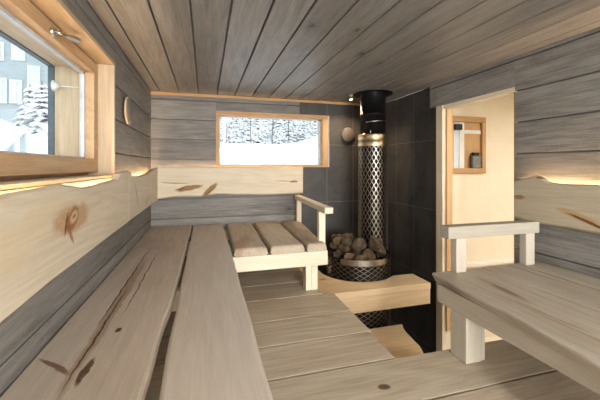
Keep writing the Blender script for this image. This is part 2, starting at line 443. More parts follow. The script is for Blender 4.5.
# ------------------------------------------------------------------ back window
w2 = struct(empty('window_2', (.7, YB, 0)))
x0, x1, z0, z1 = W2
yo, yi = YB-.008, YB+.10
MB().box(x0, x1, yo, yi, z1-.042, z1).build('head_casing', M['pine_x'], w2, bevel=.002)
MB().box(x0, x1, yo, yi, z0, z0+.024).build('sill', M['pine_x'], w2, bevel=.002)
MB().box(x0, x0+.034, yo, yi, z0+.024, z1-.042).build('side_casing', M['pine_z'], w2, bevel=.002)
MB().box(x1-.062, x1, yo, yi, z0+.024, z1-.042).build('side_casing', M['pine_z'], w2, bevel=.002)
MB().box(x1, x1+.016, yo+.004, YB+.01, z0, z1).build('edge_strip', M['nickel'], w2)
gx0, gx1, gz0, gz1 = x0+.034, x1-.062, z0+.024, z1-.042
MB().box(gx0, gx0+.012, yi-.03, yi, gz0, gz1).box(gx1-.022, gx1, yi-.03, yi, gz0, gz1).box(gx0, gx1, yi-.03, yi, gz1-.012, gz1).box(gx0, gx1, yi-.03, yi, gz0, gz0+.008).build('gasket', M['gasket'], w2)
MB().box(gx0, gx1, yi-.016, yi-.012, gz0, gz1).build('glass_pane', M['glass'], w2)
MB().box(x0, x1, yi, YB+.23, z1-.03, z1).box(x0, x1, yi, YB+.23, z0-.03, z0+.01).box(x0, x0+.02, yi, YB+.23, z0, z1).box(x1-.03, x1, yi, YB+.23, z0, z1).build('outer_reveal', M['white'], w2)

# ------------------------------------------------------------------ doorway
d1 = struct(empty('door_1', (1.95, 2.07, ZF)))
MB().box(1.945, 2.03, 2.372, 2.453, ZF, .523).build('jamb', M['sunlit_pine_z'], d1, bevel=.002)  # paler pine puts the jamb's sunlit edge into its colour
MB().box(1.975, 2.032, 2.352, 2.372, -1.40, .49).build('stop_strip', M['pine_z'], d1, bevel=.002)
MB().box(1.952, 2.035, 1.69, 2.372, .49, .523).build('head', M['aspen_y'], d1, bevel=.002)
MB().box(1.955, 2.035, 1.69, 1.703, ZF, .49).build('near_jamb', M['pine_z'], d1, bevel=.002)

# washroom behind the doorway
struct(MB().box(2.03, 3.6, 2.62, 2.75, ZF, ZC).build('wall_washroom_back', M['cream']))
struct(MB().box(3.6, 3.72, -.4, 2.75, ZF, ZC).build('wall_washroom_right', M['cream_y']))
struct(MB().box(2.11, 3.6, -.5, -.4, ZF, ZC).build('wall_washroom_front', M['cream']))
struct(MB().box(2.1, 3.72, -.5, 2.75, ZF-.1, ZF).build('floor_washroom', M['cream']))
struct(MB().box(2.035, 3.72, -.5, 2.75, ZC+.0, ZC+.02).build('ceiling_washroom', M['white']))
struct(MB().box(2.035, 3.6, 2.565, 2.62, -.955, -.915).build('trim_2', M['white'], bevel=.004))
w3 = struct(empty('window_3', (2.42, 2.62, 0)))
a0, a1, b0, b1 = 2.195, 2.625, -.066, .478
MB().box(a0, a1, 2.585, 2.63, b1-.055, b1).box(a0, a1, 2.585, 2.63, b0, b0+.05).build('rail_casing', M['pine_x'], w3, bevel=.006)
MB().box(a0, a0+.055, 2.585, 2.63, b0+.05, b1-.055).box(a1-.045, a1, 2.585, 2.63, b0+.05, b1-.055).build('side_casing', M['pine_z'], w3, bevel=.006)
# the view in the small window: a sash, a flat panel coloured as daylight and a strip of panelled wall
MB().box(2.25, 2.33, 2.612, 2.619, b0+.05, b1-.055).build('daylight_panel', M['daylight_view'], w3)
MB().box(2.33, 2.385, 2.606, 2.619, b0+.05, b1-.055).box(2.385, 2.58, 2.606, 2.619, .315, .35).build('sash', M['white_plastic'], w3)
MB().box(2.385, 2.58, 2.612, 2.619, b0+.05, b1-.055).build('panelled_view', M['pine_z'], w3)
tag(MB().box(2.252, 2.335, 2.57, 2.606, .345, .40).build('black_box', M['black'], bevel=.006), 'small black box in the upper corner of the little framed window past the doorway', 'box')  # a plain black box, not identified further
ln = tag(empty('lantern', (2.50, 2.595, b0+.05)), 'small grey lantern at the foot of the little framed window past the doorway', 'lantern')
MB().box(2.45, 2.55, 2.57, 2.606, b0+.05, b0+.17).build('body', M['grey_plastic'], ln, bevel=.008)
MB().box(2.465, 2.535, 2.574, 2.604, b0+.17, b0+.20).build('cap', M['black'], ln, bevel=.008)

# ------------------------------------------------------------------ backrest boards
def backrest(name, label, pts_top, pts_bot, to3, s0, s1, mat, n=70, t=.030, group=None, wob=.0, gap=.06598):
    ft, fb = interp(pts_top), interp(pts_bot)
    secs = []
    for i in range(n+1):
        s_ = s0+(s1-s0)*i/n
        zt, zb = ft(s_), fb(s_)+wob*noise.noise((s_*4, 3.3, 1))
        pr = [(zb, .012), (zb+.012, 0), (zt-.008, 0), (zt, .010), (zt-.004, t), (zb+.004, t)]
        secs.append([to3(s_, z, d) for z, d in pr])
    mb = MB().loft(secs)
    o = mb.build(name, mat, origin=to3((s0+s1)/2, fb((s0+s1)/2), t))
    for q in (.15, .5, .85):
        s_ = s0+(s1-s0)*q; zc = fb(s_)+.08
        c = [to3(s_+a, zc+b, d) for a in (-.02, .02) for b in (-.04, .04) for d in (t-.002, gap)]
        lo = [min(p[i] for p in c) for i in range(3)]; hi = [max(p[i] for p in c) for i in range(3)]
        MB().box(lo[0], hi[0], lo[1], hi[1], lo[2], hi[2]).build('wall_spacer', M['aspen_z'], o)
    return tag(o, label, 'backrest', group)
def yz(pts, X): return [(on_x(u, v, X)[1], on_x(u, v, X)[2]) for u, v in pts]
def xz(pts, Y): return [(on_y(u, v, Y)[0], on_y(u, v, Y)[2]) for u, v in pts]
XLF, XRF, YBF = -.43, 1.89, 3.37
topL = yz([(0, 196.7), (22.5, 191), (42.8, 187.7), (60.8, 183.9), (72, 185.4), (85.6, 187), (99, 184.3), (110, 181), (117, 179.2), (120.5, 173), (126, 171)], XLF)
botL = yz([(0, 327.4), (60, 277), (120.5, 229.5)], XLF)
topL2 = yz([(129.5, 170.9), (134, 176), (139.7, 176), (147.5, 173.8), (154.3, 169.3), (158.8, 167.5)], XLF)
botL2 = yz([(129, 222.5), (145, 210.5), (153, 204.5), (160, 199.9)], XLF)
YJ = on_x(129, 200, XLF)[1]
l3 = lambda s_, z, d: (XLF-d, s_, z)
def featL(o_y, o_z, specs): return specs
def fy(u, v, X, org):  # a feature centre on a board facing +-X in that board's own coordinates
    p = on_x(u, v, X); return (p[0]-org[0], p[1]-org[1], p[2]-org[2])
def fx(u, v, Y, org):
    p = on_y(u, v, Y); return (p[0]-org[0], p[1]-org[1], p[2]-org[2])
def fz(u, v, Z, org):
    p = on_z(u, v, Z); return (p[0]-org[0], p[1]-org[1], p[2]-org[2])
sm = (.45+YJ-.002)/2; oL = l3(sm, interp(botL)(sm), .030)
BBL, BBD = (222, 209, 187), (202, 185, 158)
kL = fy(73, 218, XLF, oL)
M['bb_left'] = wood('left backrest', BBL, BBD, 1, .35, .0, vary=.0, feats=[
    (kL, (0, 0, 0), (.5, .19, .062), (184, 146, 108), .9, .05),
    (kL, (.5, 0, 0), (.5, .07, .040), (146, 102, 66), 1., .02),
    ((kL[0], kL[1]+.008, kL[2]+.004), (.4, 0, 0), (.5, .044, .024), (206, 172, 132), .95, .02),
    ((kL[0], kL[1]-.055, kL[2]-.012), (1.2, 0, 0), (.5, .05, .010), (92, 60, 38), 1., .02),
    ((kL[0], kL[1]+.01, kL[2]+.004), (.3, 0, 0), (.5, .018, .007), (128, 86, 54), .9, .02),
    (fy(70, 232, XLF, oL), (-.9, 0, 0), (.5, .07, .012), (140, 96, 60), .8, .02),
    (fy(20, 240, XLF, oL), (.3, 0, 0), (.5, .3, .06), (212, 190, 152), .5, .1)])
backrest('backrest_board', 'long pale live-edge backrest board with a big brown knot, under the large window', topL, botL, l3, .45, YJ-.002, M['bb_left'])
sm = (YJ+.002+YBF)/2; oL2 = l3(sm, interp(botL2)(sm), .030)
M['bb_left2'] = wood('left corner backrest', BBL, BBD, 1, .35, .0, vary=.0, feats=[
    (fy(137, 196, XLF, oL2), (-.95, 0, 0), (.5, .13, .010), (140, 112, 84), .8, .02),
    (fy(147, 201, XLF, oL2), (.25, 0, 0), (.5, .10, .006), (72, 52, 36), .9, .02),
    (fy(156, 188, XLF, oL2), (1.0, 0, 0), (.5, .08, .008), (82, 58, 38), .9, .02)])
backrest('backrest_board', 'short pale backrest board with a dipping live edge, between the window sill and the corner', topL2, botL2, l3, YJ+.002, YBF-.001, M['bb_left2'])
topB = xz([(158, 166.6), (200, 167), (250, 166.8), (303, 167)], YBF)
botB = xz([(158, 199), (176.7, 196.8), (200.7, 196.5), (216.7, 194.1), (238, 194.7), (270, 194.7), (303.3, 193.3)], YBF)
b3 = lambda s_, z, d: (s_, YBF+d, z)
sm = (-.43+on_y(303, 180, YBF)[0])/2; oB = b3(sm, interp(botB)(sm), .030)
M['bb_back'] = wood('back backrest', (224, 211, 188), (206, 189, 161), 0, .35, .0, vary=.0, feats=[
    (fx(189, 188, YBF, oB), (0, -.18, 0), (.15, .5, .030), (142, 104, 58), 1., .03),
    (fx(181, 189, YBF, oB), (0, -.25, 0), (.05, .5, .012), (110, 70, 40), .8, .02),
    (fx(210, 190, YBF, oB), (0, -.75, 0), (.115, .5, .032), (138, 102, 56), 1., .03),
    (fx(209, 192, YBF, oB), (0, -.75, 0), (.06, .5, .006), (110, 68, 38), .8, .02),
    (fx(175, 183, YBF, oB), (0, .05, 0), (.16, .5, .007), (110, 76, 50), .7, .02),
    (fx(294, 181.5, YBF, oB), (0, 0, 0), (.055, .5, .014), (150, 92, 52), .95, .02),
    (fx(284, 181, YBF, oB), (0, 0, 0), (.12, .5, .007), (170, 120, 80), .7, .02)])
backrest('backrest_board', 'pale live-edge backrest board with two brown bark streaks, below the snowy window', topB, botB, b3, -.43, on_y(303, 180, YBF)[0], M['bb_back'], gap=.06098)
topR = yz([(514, 180.8), (520, 179.5), (527.5, 177.5), (535, 175), (542.5, 177.5), (545.5, 181.5), (562, 183.8), (600, 185)], XRF)
botR = yz([(514, 218.8), (527, 222), (560, 227), (600, 234.5)], XRF)
r3 = lambda s_, z, d: (XRF+d, s_, z)
YRE = on_x(514.5, 200, XRF)[1]
sm = (.3+YRE)/2; oR = r3(sm, interp(botR)(sm), .030)
M['bb_right'] = wood('right backrest', (196, 184, 160), (172, 157, 130), 1, .35, .0, vary=.0, feats=[
    (fy(579, 217, XRF, oR), (.30, 0, 0), (.5, .16, .022), (184, 142, 92), .7, .02),
    (fy(588, 222, XRF, oR), (.30, 0, 0), (.5, .13, .009), (104, 66, 36), 1.0, .01),
    (fy(518, 197, XRF, oR), (0, 0, 0), (.5, .055, .018), (150, 108, 66), .9, .03),
    (fy(540, 178, XRF, oR), (0, 0, 0), (.5, .03, .008), (92, 62, 38), .9, .02)])
backrest('backrest_board', 'pale live-edge backrest board with a bumped top on the wall beside the doorway', topR, botR, r3, .3, YRE, M['bb_right'], gap=.05998)

# warm led strips tucked behind the backrests
def led(label, x0, x1, y0, y1, z, wall, lm='led'):
    o = tag(empty('light_strip', ((x0+x1)/2, (y0+y1)/2, z)), label, 'light strip', 'warm light strips behind the backrests')
    MB().box(x0, x1, y0, y1, z-.012, z-.004).build('shield_channel', M['nickel'], o)  # opaque channel added to stop the tape's light leaking downward
    if wall == 'x': a, b = (x0+x1)/2-.005, (x0+x1)/2+.005; MB().box(a, b, y0, y1, z-.0035, z).build('diode_tape', M[lm], o)
    else: a, b = (y0+y1)/2-.005, (y0+y1)/2+.005; MB().box(x0, x1, a, b, z-.0035, z).build('diode_tape', M[lm], o)
led('thin warm light strip behind the backrest under the large window', -.4955, -.461, .6, 2.1, -.125, 'x')
led('thin warm light strip behind the short backrest in the corner', -.4955, -.461, 2.2, 3.34, -.105, 'x')
led('thin warm light strip behind the backrest below the snowy window', -.38, .95, 3.4005, 3.4305, -.085, 'y')
led('thin warm light strip behind the backrest beside the doorway', 1.9205, 1.9495, .35, 1.60, -.135, 'x', 'led_bright')

# ------------------------------------------------------------------ left bench
lb = tag(empty('sauna_bench', (-.15, 1.8, ZP)), 'long upper bench of two wide greyish slabs along the window wall', 'bench')
crk = []
for u, v in ((140, 268), (112, 305), (100, 322), (60, 380), (165, 240)):
    pass
oLb = (-.15, 1.8, ZP)
def crack(u, v, rot, rad, c=(84, 62, 44), amt=.9, w=.03): return (fz(u, v, ZB, oLb), (0, 0, rot), rad, c, amt, w)
M['lb1'] = wood('bench slab by the wall', (205, 191, 175), (183, 167, 149), 1, .3, .12, (104, 78, 54), vary=0, kscale=2.0, patch=(150, 132, 110), patch_amt=.45, feats=[
    crack(55, 366, -.75, (.10, .012, .5), (112, 76, 48)),
    crack(120, 300, 1.57, (.8, .024, .5), (158, 132, 104), .8, .03),
    crack(132, 275, 1.57, (.75, .005, .5), (84, 62, 44), 1., .02), crack(84, 372, 1.5, (.08, .012, .5), (92, 62, 40), 1.),
    crack(104, 325, 1.57, (.45, .005, .5), (84, 62, 44), 1., .02),
    crack(145, 275, 1.57, (.6, .004, .5), (96, 72, 52), 1., .02), crack(118, 330, 1.5, (.02, .012, .5), (70, 48, 32), 1., .01)])
M['lb2'] = wood('front bench slab', (207, 195, 180), (189, 175, 159), 1, .25, .3, (116, 92, 70), vary=0, kscale=3.2)
board(1, .15, YB-.004, XL+.004, interp([(.15, -.158), (.9, -.153), (1.2, -.148), (1.5, -.136), (2.0, -.130), (3.4, -.124)]), ZB-.045, ZB, .006, 60, 0, .006, 3, rb=(.010, .008)).build('slab', M['lb1'], lb)
board(1, .15, YB-.03, interp([(.15, -.112), (.9, -.112), (1.6, -.115), (2.2, -.113), (3.4, -.110)]), interp([(.15, .165), (.8, .165), (2.3, .172), (3.4, .168)]), ZB-.046, ZB, .006, 60, .005, .004, 8, ra=(.012, .010), rb=(.014, .012)).build('slab', M['lb2'], lb)
MB().box(.06, .11, .2, 3.3, ZB-.15, ZB-.048).build('front_rail', M['aspen_y'], lb, bevel=.004)
MB().box(XL+.003, XL+.04, .2, 3.39, ZB-.15, ZB-.048).build('wall_cleat', M['aspen_y'], lb, bevel=.004)
for y in (.35, 1.78, 2.85):
    MB().box(XL+.041, .058, y-.025, y+.025, ZB-.15, ZB-.048).build('cross_rail', M['aspen_x'], lb, bevel=.003)
for y in (.35, 1.78, 2.85):
    MB().box(.0, .058, y+.04, y+.10, ZP+.002, ZB-.048).build('leg', M['aspen_z'], lb, bevel=.003)

# ------------------------------------------------------------------ short bench under the back window
sb = tag(empty('sauna_bench', (.55, 2.9, ZP)), 'short bench of three thick slabs with an armrest under the snowy window', 'bench')
YS0, YS1 = 2.335, YB-.006
for (a0, a1, c0, c1, sd) in ((.195, .431, .205, .458, 1), (.453, .703, .480, .740, 2), (.728, .880, .766, .965, 3)):
    board(1, YS0, YS1, interp([(YS0, a0), (YS1, c0)]), interp([(YS0, a1), (YS1, c1)]), ZB-.062, ZB, .012, 24, .005, .005, sd*5, ra=(.018, .026), rb=(.018, .026), endr=.024).build('slab', M['slab_y'], sb)
MB().box(.185, .893, 2.345, 2.393, ZB-.170, ZB-.062).build('front_rail', M['aspen_x'], sb, bevel=.004)
MB().box(.190, .985, 3.38, 3.428, ZB-.165, ZB-.062).build('back_rail', M['aspen_x'], sb, bevel=.004)
MB().box(.87, .893, 2.394, 3.379, ZB-.165, ZB-.062).build('side_rail', M['aspen_y'], sb, bevel=.004)
MB().box(.722, .767, 2.352, 2.43, ZP+.001, ZB-.170).box(.768, .815, 2.352, 2.43, ZP+.001, ZB-.170).build('leg', M['aspen_z'], sb, bevel=.004)
MB().box(.90, .97, 3.33, 3.40, ZP+.001, ZB-.165).build('leg', M['aspen_z'], sb, bevel=.004)
MB().box(.842, .895, 2.40, 2.45, ZB-.055, -.350).build('armrest_post', M['aspen_z'], sb, bevel=.004)
MB().box(.918, .968, 3.31, 3.36, ZB-.012, -.345).build('armrest_post', M['aspen_z'], sb, bevel=.004)
rl = MB()
rl.loft([[(.852, 2.30, -.352), (.852, 2.30, -.306), (.920, 2.30, -.306), (.920, 2.30, -.352)], [(.908, 3.37, -.344), (.908, 3.37, -.300), (.975, 3.37, -.300), (.975, 3.37, -.344)]])
rl.build('armrest_rail', M['aspen_y'], sb, bevel=.005)

# ------------------------------------------------------------------ foot platform
fp = tag(empty('foot_platform', (.5, 1.7, ZF)), 'wide low platform of broad tan floor slabs between the benches', 'platform')
oP = (.5, 1.7, ZF)
ys = [(3.425, 3.131), (3.123, 2.852), (2.844, 2.564), (2.556, 2.276)]
for i, (b, a) in enumerate(ys):
    board(0, XL+.01, .822, a, b, ZP-.045, ZP, .0015, 20, .0008, .0008, i+20, ub=(.016, .0415)).build('slab', M['plat_x'], fp)
for i, (b, a, xe) in enumerate(((2.267, 1.959, .905), (1.947, 1.686, .900), (1.674, 1.419, .885))):
    zt = -.002
    board(0, XL+.01, xe, a, b, ZP-.045+zt, ZP+zt, .0015, 20, .0008, .0008, i+31, ub=(.016, .0415)).build('slab', M['plat_x'], fp)
kn = on_z(384, 387, ZP)
M['plat_front'] = wood('platform front board', (198, 186, 165), (164, 148, 126), 0, .35, .15, (98, 70, 48), vary=.05, patch=(140, 114, 86), patch_amt=.5, feats=[
    ((kn[0]-.5, kn[1]-1.7, kn[2]-ZF), (0, 0, 0), (.035, .022, .5), (84, 60, 42), .95, .02)])
board(0, XL+.01, 1.945, 1.127, 1.403, ZP-.045, ZP, .0015, 30, .003, .003, 41, ub=(.016, .039)).build('slab', M['plat_front'], fp)
board(0, XL+.01, 1.945, .82, 1.115, ZP-.040, ZP+.001, .002, 30, .003, .003, 44).build('slab', M['plat_x'], fp)
board(0, XL+.01, 1.945, .5, .812, ZP-.045, ZP, .004, 30, .003, .003, 47).build('slab', M['plat_x'], fp)
board(0, XL+.01, 1.945, .15, .494, ZP-.045, ZP, .004, 30, .003, .003, 48).build('slab', M['plat_x'], fp)
MB().box(.80, .845, 1.41, 2.27, ZP-.17, ZP-.051).build('joist', M['aspen_y'], fp, bevel=.003)
MB().box(XL+.05, XL+.1, .2, 3.4, ZP-.17, ZP-.051).build('joist', M['aspen_y'], fp, bevel=.003)
MB().box(XL+.1, 1.94, 1.352, 1.395, ZP-.17, ZP-.051).build('joist', M['aspen_x'], fp, bevel=.003)
for x, y in ((.82, 2.2), (.82, 1.46), (-.41, .3), (-.41, 3.2), (1.9, 1.37), (1.9, .3), (.75, 3.3)):
    MB().box(x-.03, x+.03, y-.03, y+.03, ZF, ZP-.17 if x < .7 or x > 1 or y < 3 else ZP-.046).build('post', M['aspen_z'], fp, bevel=.003)
MB().box(1.87, 1.93, .2, 1.34, ZP-.17, ZP-.051).build('joist', M['aspen_y'], fp, bevel=.003)

# ------------------------------------------------------------------ timber surround of the stove
BC, BR = (1.385, 2.835), .295
PC = (1.600, 2.95)
ZD = -.965
hd_ = tag(empty('stove_surround', (1.3, 2.4, ZF)), 'honey-coloured thick timber ledge with a round cutout for the stove', 'ledge')
CR = .347; CC = (1.365, 2.845)
hb = math.sqrt(CR**2-(CC[1]-2.585)**2)
pts = [(.826, 2.335), (1.80, 2.335), (1.80, 2.585), (CC[0]+hb, 2.585)]
a0 = math.atan2(2.585-CC[1], hb); a1 = -math.pi
for i in range(1, 33):
    a = a0+(a1-a0)*i/32; pts.append((CC[0]+CR*math.cos(a), CC[1]+CR*math.sin(a)))
pts += [(CC[0]-CR, 3.42), (.826, 3.42)]
MB().loft([[(x, y, ZD-.05) for x, y in pts], [(x, y, ZD) for x, y in pts]]).build('top', M['deck_x'], hd_, bevel=.003)
MB().box(.826, 1.797, 2.337, 2.385, ZP-.212, ZD-.051).build('fascia', M['deck_x'], hd_, bevel=.003)
MB().box(.828, .866, 2.386, 2.44, ZF, ZD-.051).build('post', M['aspen_z'], hd_, bevel=.003)
MB().box(.828, .866, 3.3, 3.36, ZF, ZD-.051).build('post', M['aspen_z'], hd_, bevel=.003)

# step board in the pit
ZS = -1.36
sp_ = tag(empty('step_board', (1.2, 1.9, ZF)), 'low honey-coloured step slab with a curved live edge, down in front of the stove', 'step')
re = interp([(1.45, 1.38), (1.75, 1.44), (1.98, 1.515), (2.2, 1.575), (2.36, 1.59), (2.44, 1.61), (2.50, 1.64)])
board(1, 1.42, 2.50, .87, re, ZS-.05, ZS, .006, 30, 0, .008, 61, rb=(.012, .012)).build('top', M['deck_x'], sp_)
for x in (1.0, 1.3):
    MB().box(x-.025, x+.025, 1.5, 2.45, ZF, ZS-.05).build('stringer', M['aspen_y'], sp_, bevel=.003)

# ------------------------------------------------------------------ stove
def lattice(c, r, z0, z1, cols, rows, w, t, n_per=3):
    """expanded-metal sheet: zig-zag strands wrapped round a cylinder"""
    mb = MB(); H = (z1-z0)/rows
    for k in range(cols):
        for sgn in (-1, 1):
            secs = []
            steps = rows*n_per
            for i in range(steps+1):
                a = 2*math.pi*(k+sgn*.5*i/n_per)/cols
                z = z0+H*i/n_per
                ra, rb = r-t/2, r+t/2
                da = w/r
                secs.append([(c[0]+q*math.cos(b), c[1]+q*math.sin(b), z) for q, b in ((ra, a-da/2), (rb, a-da/2), (rb, a+da/2), (ra, a+da/2))])
            mb.loft(secs)
    return mb
stv = tag(empty('sauna_stove', (BC[0], BC[1], ZF)), 'round dark sauna stove with expanded-metal basket full of stones', 'stove')
ZR = -.805
MB().lathe((BC[0], BC[1], 0), [(.0, -.87), (.262, -.87), (.262, ZF+.06), (.0, ZF+.06)], 48).build('firebox', M['black2'], stv)
lattice(BC, BR-.004, ZF+.04, ZR-.008, 27, 41, .0062, .004, 1).build('basket_mesh', M['dark_mesh'], stv)
MB().lathe((BC[0], BC[1], 0), [(BR-.006, ZR-.014), (BR+.004, ZR-.014), (BR+.004, ZR), (BR-.006, ZR), (BR-.006, ZR-.014)], 64).build('rim_band', M['black'], stv)
# polished plate across the front of the rim
secs = []
for i in range(15):
    a = math.radians(-146+84*i/14)
    secs.append([(BC[0]+q*math.cos(a), BC[1]+q*math.sin(a), z) for q, z in ((BR+.005, ZR-.046), (BR+.010, ZR-.046), (BR+.010, ZR+.004), (BR+.005, ZR+.004))])
MB().loft(secs).build('rim_plate', M['mesh_steel'], stv, bevel=.001)
MB().lathe((BC[0], BC[1], 0), [(.0, ZF), (BR+.004, ZF), (BR+.004, ZF+.06), (BR-.006, ZF+.06)], 48).build('base_ring', M['black'], stv)

# flue with its mesh guard
fl = tag(empty('stove_flue', (PC[0], PC[1], -.86)), 'black flue pipe rising to the ceiling inside a steel mesh guard', 'flue')
MB().lathe((PC[0], PC[1], 0), [(.112, -.868), (.112, .30), (.124, .30), (.124, .50), (.127, .50), (.127, .515), (.124, .515), (.124, .716)], 48).build('pipe', M['black'], fl)
lattice(PC, .143, -.86, .20, 22, 28, .0056, .0035, 1).build('mesh_guard', M['mesh_steel'], fl)
MB().lathe((PC[0], PC[1], 0), [(.139, .195), (.147, .195), (.148, .20), (.148, .250), (.145, .254), (.145, .256), (.148, .26), (.148, .308), (.146, .313), (.125, .313)], 56).build('collar', M['brass'], fl)
MB().lathe((PC[0], PC[1], 0), [(.124, .714), (.190, .714), (.193, .716), (.193, ZC-.001)], 56, smooth=False).build('ceiling_plate', M['black'], fl)
ang = [math.radians(a) for a in range(-150, -49, 10)]
MB().tube([(PC[0]+.129*math.cos(a), PC[1]+.129*math.sin(a), .435+.012*math.sin((a+1.8)*1.0)) for a in ang], .0045, 6).build('clamp_wire', M['steel'], fl)
MB().tube([(PC[0]+.125*math.cos(-2.25), PC[1]+.125*math.sin(-2.25), z) for z in (.315, .35)], .005, 6).build('clamp_pin', M['steel'], fl)

# stones heaped round the flue
placed = []
def stone(c, r, sd):
    rr = random.Random(sd)
    import bmesh
    bm = bmesh.new(); bmesh.ops.create_icosphere(bm, subdivisions=3, radius=r)
    planes = []
    for _ in range(11):
        d = Vector((rr.gauss(0, 1), rr.gauss(0, 1), rr.gauss(0, 1))).normalized(); planes.append((d, r*rr.uniform(.62, .9)))
    sc = (rr.uniform(.95, 1.15), rr.uniform(.85, 1.05), rr.uniform(.8, .98))
    for v in bm.verts:
        p = v.co.copy()
        for d, h in planes:
            k = p.dot(d)
            if k > h: p -= d*(k-h)
        p *= 1+.06*noise.noise(p*28+Vector((sd, 0, 0)))
        v.co = Vector((p.x*sc[0], p.y*sc[1], p.z*sc[2]))
    rot = Matrix.Rotation(rr.uniform(0, 6.28), 3, 'Z')
    bmesh.ops.rotate(bm, verts=bm.verts, cent=(0, 0, 0), matrix=rot)
    me = bpy.data.meshes.new('sauna_stone'); bm.to_mesh(me); bm.free(); me.materials.append(M['stone'])
    o = bpy.data.objects.new('sauna_stone', me); COL.objects.link(o); o.location = c; o['o'] = tuple(c)
    return tag(o, 'rough brown-grey stone heaped in the stove basket round the flue', 'stone', 'sauna stones in the stove basket')
for k in range(86):
    r = R.uniform(.046, .080)
    best = None
    for _ in range(60):
        a = R.uniform(0, 2*math.pi); q = (BR-.012-r)*math.sqrt(R.random())
        x, y = BC[0]+q*math.cos(a), BC[1]+q*math.sin(a)
        if math.hypot(x-PC[0], y-PC[1]) < .150+r: continue
        z = -.868+r
        for (X, Y, Z, r2) in placed:
            d2 = (x-X)**2+(y-Y)**2; s_ = (r+r2)*.93
            if d2 < s_*s_: z = max(z, Z+math.sqrt(s_*s_-d2))
        score = z+.10*(math.hypot(x-1.32, y-2.93))
        if best is None or score < best[0]: best = (score, x, y, z)
    if best is None or best[3]+r > -.62+.0: continue
    _, x, y, z = best
    placed.append((x, y, z, r)); stone((x, y, z), r, k+1)

# ------------------------------------------------------------------ right bench
rbn = tag(empty('sauna_bench', (1.55, .9, ZP)), 'grey-toned bench with two wide slabs and an end armrest in front of the doorway', 'bench')
oRb = (1.55, .9, ZP)
def rcr(u, v, rot, rad, c=(92, 70, 52), amt=.9, w=.02): return (fz(u, v, ZB, oRb), (0, 0, rot), rad, c, amt, w)
M['rb1'] = wood('right bench front slab', (192, 182, 165), (164, 152, 134), 1, .35, .1, (104, 80, 58), vary=0, patch=(146, 130, 110), patch_amt=.6, feats=[
    rcr(505, 290, 1.45, (.10, .018, .5), (96, 70, 50), 1.), rcr(560, 297, 1.57, (.45, .006, .5), (90, 66, 48), 1.), rcr(540, 312, 1.62, (.22, .004, .5), (110, 84, 62), 1.), rcr(575, 330, 1.55, (.25, .004, .5), (120, 94, 70), 1.), rcr(500, 288, 1.45, (.2, .03, .5), (150, 128, 104), .6), rcr(560, 325, 1.5, (.4, .05, .5), (168, 150, 126), .5)])
M['rb2'] = wood('right bench wall slab', (194, 184, 168), (168, 156, 138), 1, .35, .2, (110, 84, 60), vary=0, patch=(152, 136, 114), patch_amt=.5, feats=[
    rcr(560, 278, 1.55, (.35, .006, .5)), rcr(530, 272, 1.57, (.2, .005, .5), (110, 84, 62)), ])
board(1, .15, 1.515, interp([(.15, 1.085), (.68, 1.10), (1.1, 1.145), (1.515, 1.175)]), 1.494, ZB-.045, ZB, .006, 50, .006, .003, 71, ra=(.005, .005), rb=(.008, .006), ub=(.022, .034)).build('slab', M['rb1'], rbn)
board(1, .15, 1.525, 1.514, 1.942, ZB-.045, ZB, .006, 50, .005, .0, 77, ra=(.012, .010)).build('slab', M['rb2'], rbn)
MB().box(1.172, 1.215, .2, 1.47, ZB-.135, ZB-.046).build('front_rail', M['grey_y'], rbn, bevel=.004)
MB().box(1.90, 1.945, .2, 1.50, ZB-.135, ZB-.046).build('wall_cleat', M['grey_y'], rbn, bevel=.004)
MB().box(1.213, 1.899, 1.43, 1.475, ZB-.135, ZB-.046).build('end_rail', M['grey_x'], rbn, bevel=.004)
for y in (1.268, .35):
    MB().box(1.172, 1.262, y, y+.105, ZP+.001, ZB-.135).box(1.265, 1.285, y+.004, y+.10, ZP+.001, ZB-.135).build('leg', M['grey_z'], rbn, bevel=.004)
MB().box(1.300, 1.365, 1.475, 1.52, ZB+.0005, -.388).build('armrest_post', M['grey_z'], rbn, bevel=.004)
MB().box(1.785, 1.85, 1.475, 1.52, ZB+.0005, -.388).build('armrest_post', M['grey_z'], rbn, bevel=.004)
MB().box(1.245, 1.878, 1.468, 1.54, -.388, -.322).build('armrest_rail', M['grey_x'], rbn, bevel=.005)

# ------------------------------------------------------------------ vents and downlight
def vent(to3, u, z, mat, label, r=.083, rim=None):
    o = empty('wall_vent', to3(u, z, 0)); tag(o, label, 'vent')
    for nm, prof, mm in (('disc', [(.0, .030), (r*.9, .030), (r, .024), (r, .014), (.0, .014)], mat), ('spindle', [(.03, .014), (.03, .0005), (.0, .0005)], M['black'])):
        mb = MB().lathe((0, 0, 0), prof, 40)
        mb.v = [to3(u+p[0], z+p[1], -p[2]) for p in mb.v]
        mb.build(nm, mm, o)
    if rim:
        mb = MB().lathe((0, 0, 0), [(r-.002, .0245), (r+.002, .0245), (r+.002, .0135), (r-.002, .0135), (r-.002, .0245)], 40)
        mb.v = [to3(u+p[0], z+p[1], -p[2]) for p in mb.v]
        mb.build('rim', rim, o)['label'] = 'pale rim of the vent disc'
vent(back3, 1.54, .356, M['vent_grey'], 'round brownish vent disc on the charcoal tiles beside the flue', .08)
vent(left3, 2.36, .362, M['vent_wall'], 'round grey vent disc with a pale rim on the planks beside the large window', .086, M['vent'])
DL = (1.475, 3.19)
dl = tag(empty('ceiling_downlight', (DL[0], DL[1], ZC)), 'tiny brass downlight in the ceiling boards beside the flue plate', 'ceiling light')
MB().lathe((DL[0], DL[1], 0), [(.020, ZC-.001), (.026, ZC-.001), (.026, ZC-.012), (.018, ZC-.016), (.014, ZC-.008)], 24).build('bezel', M['brass'], dl)
MB().lathe((DL[0], DL[1], 0), [(.016, ZC-.012), (.012, ZC-.020), (.0, ZC-.023)], 24).build('lens', M['bulb'], dl)

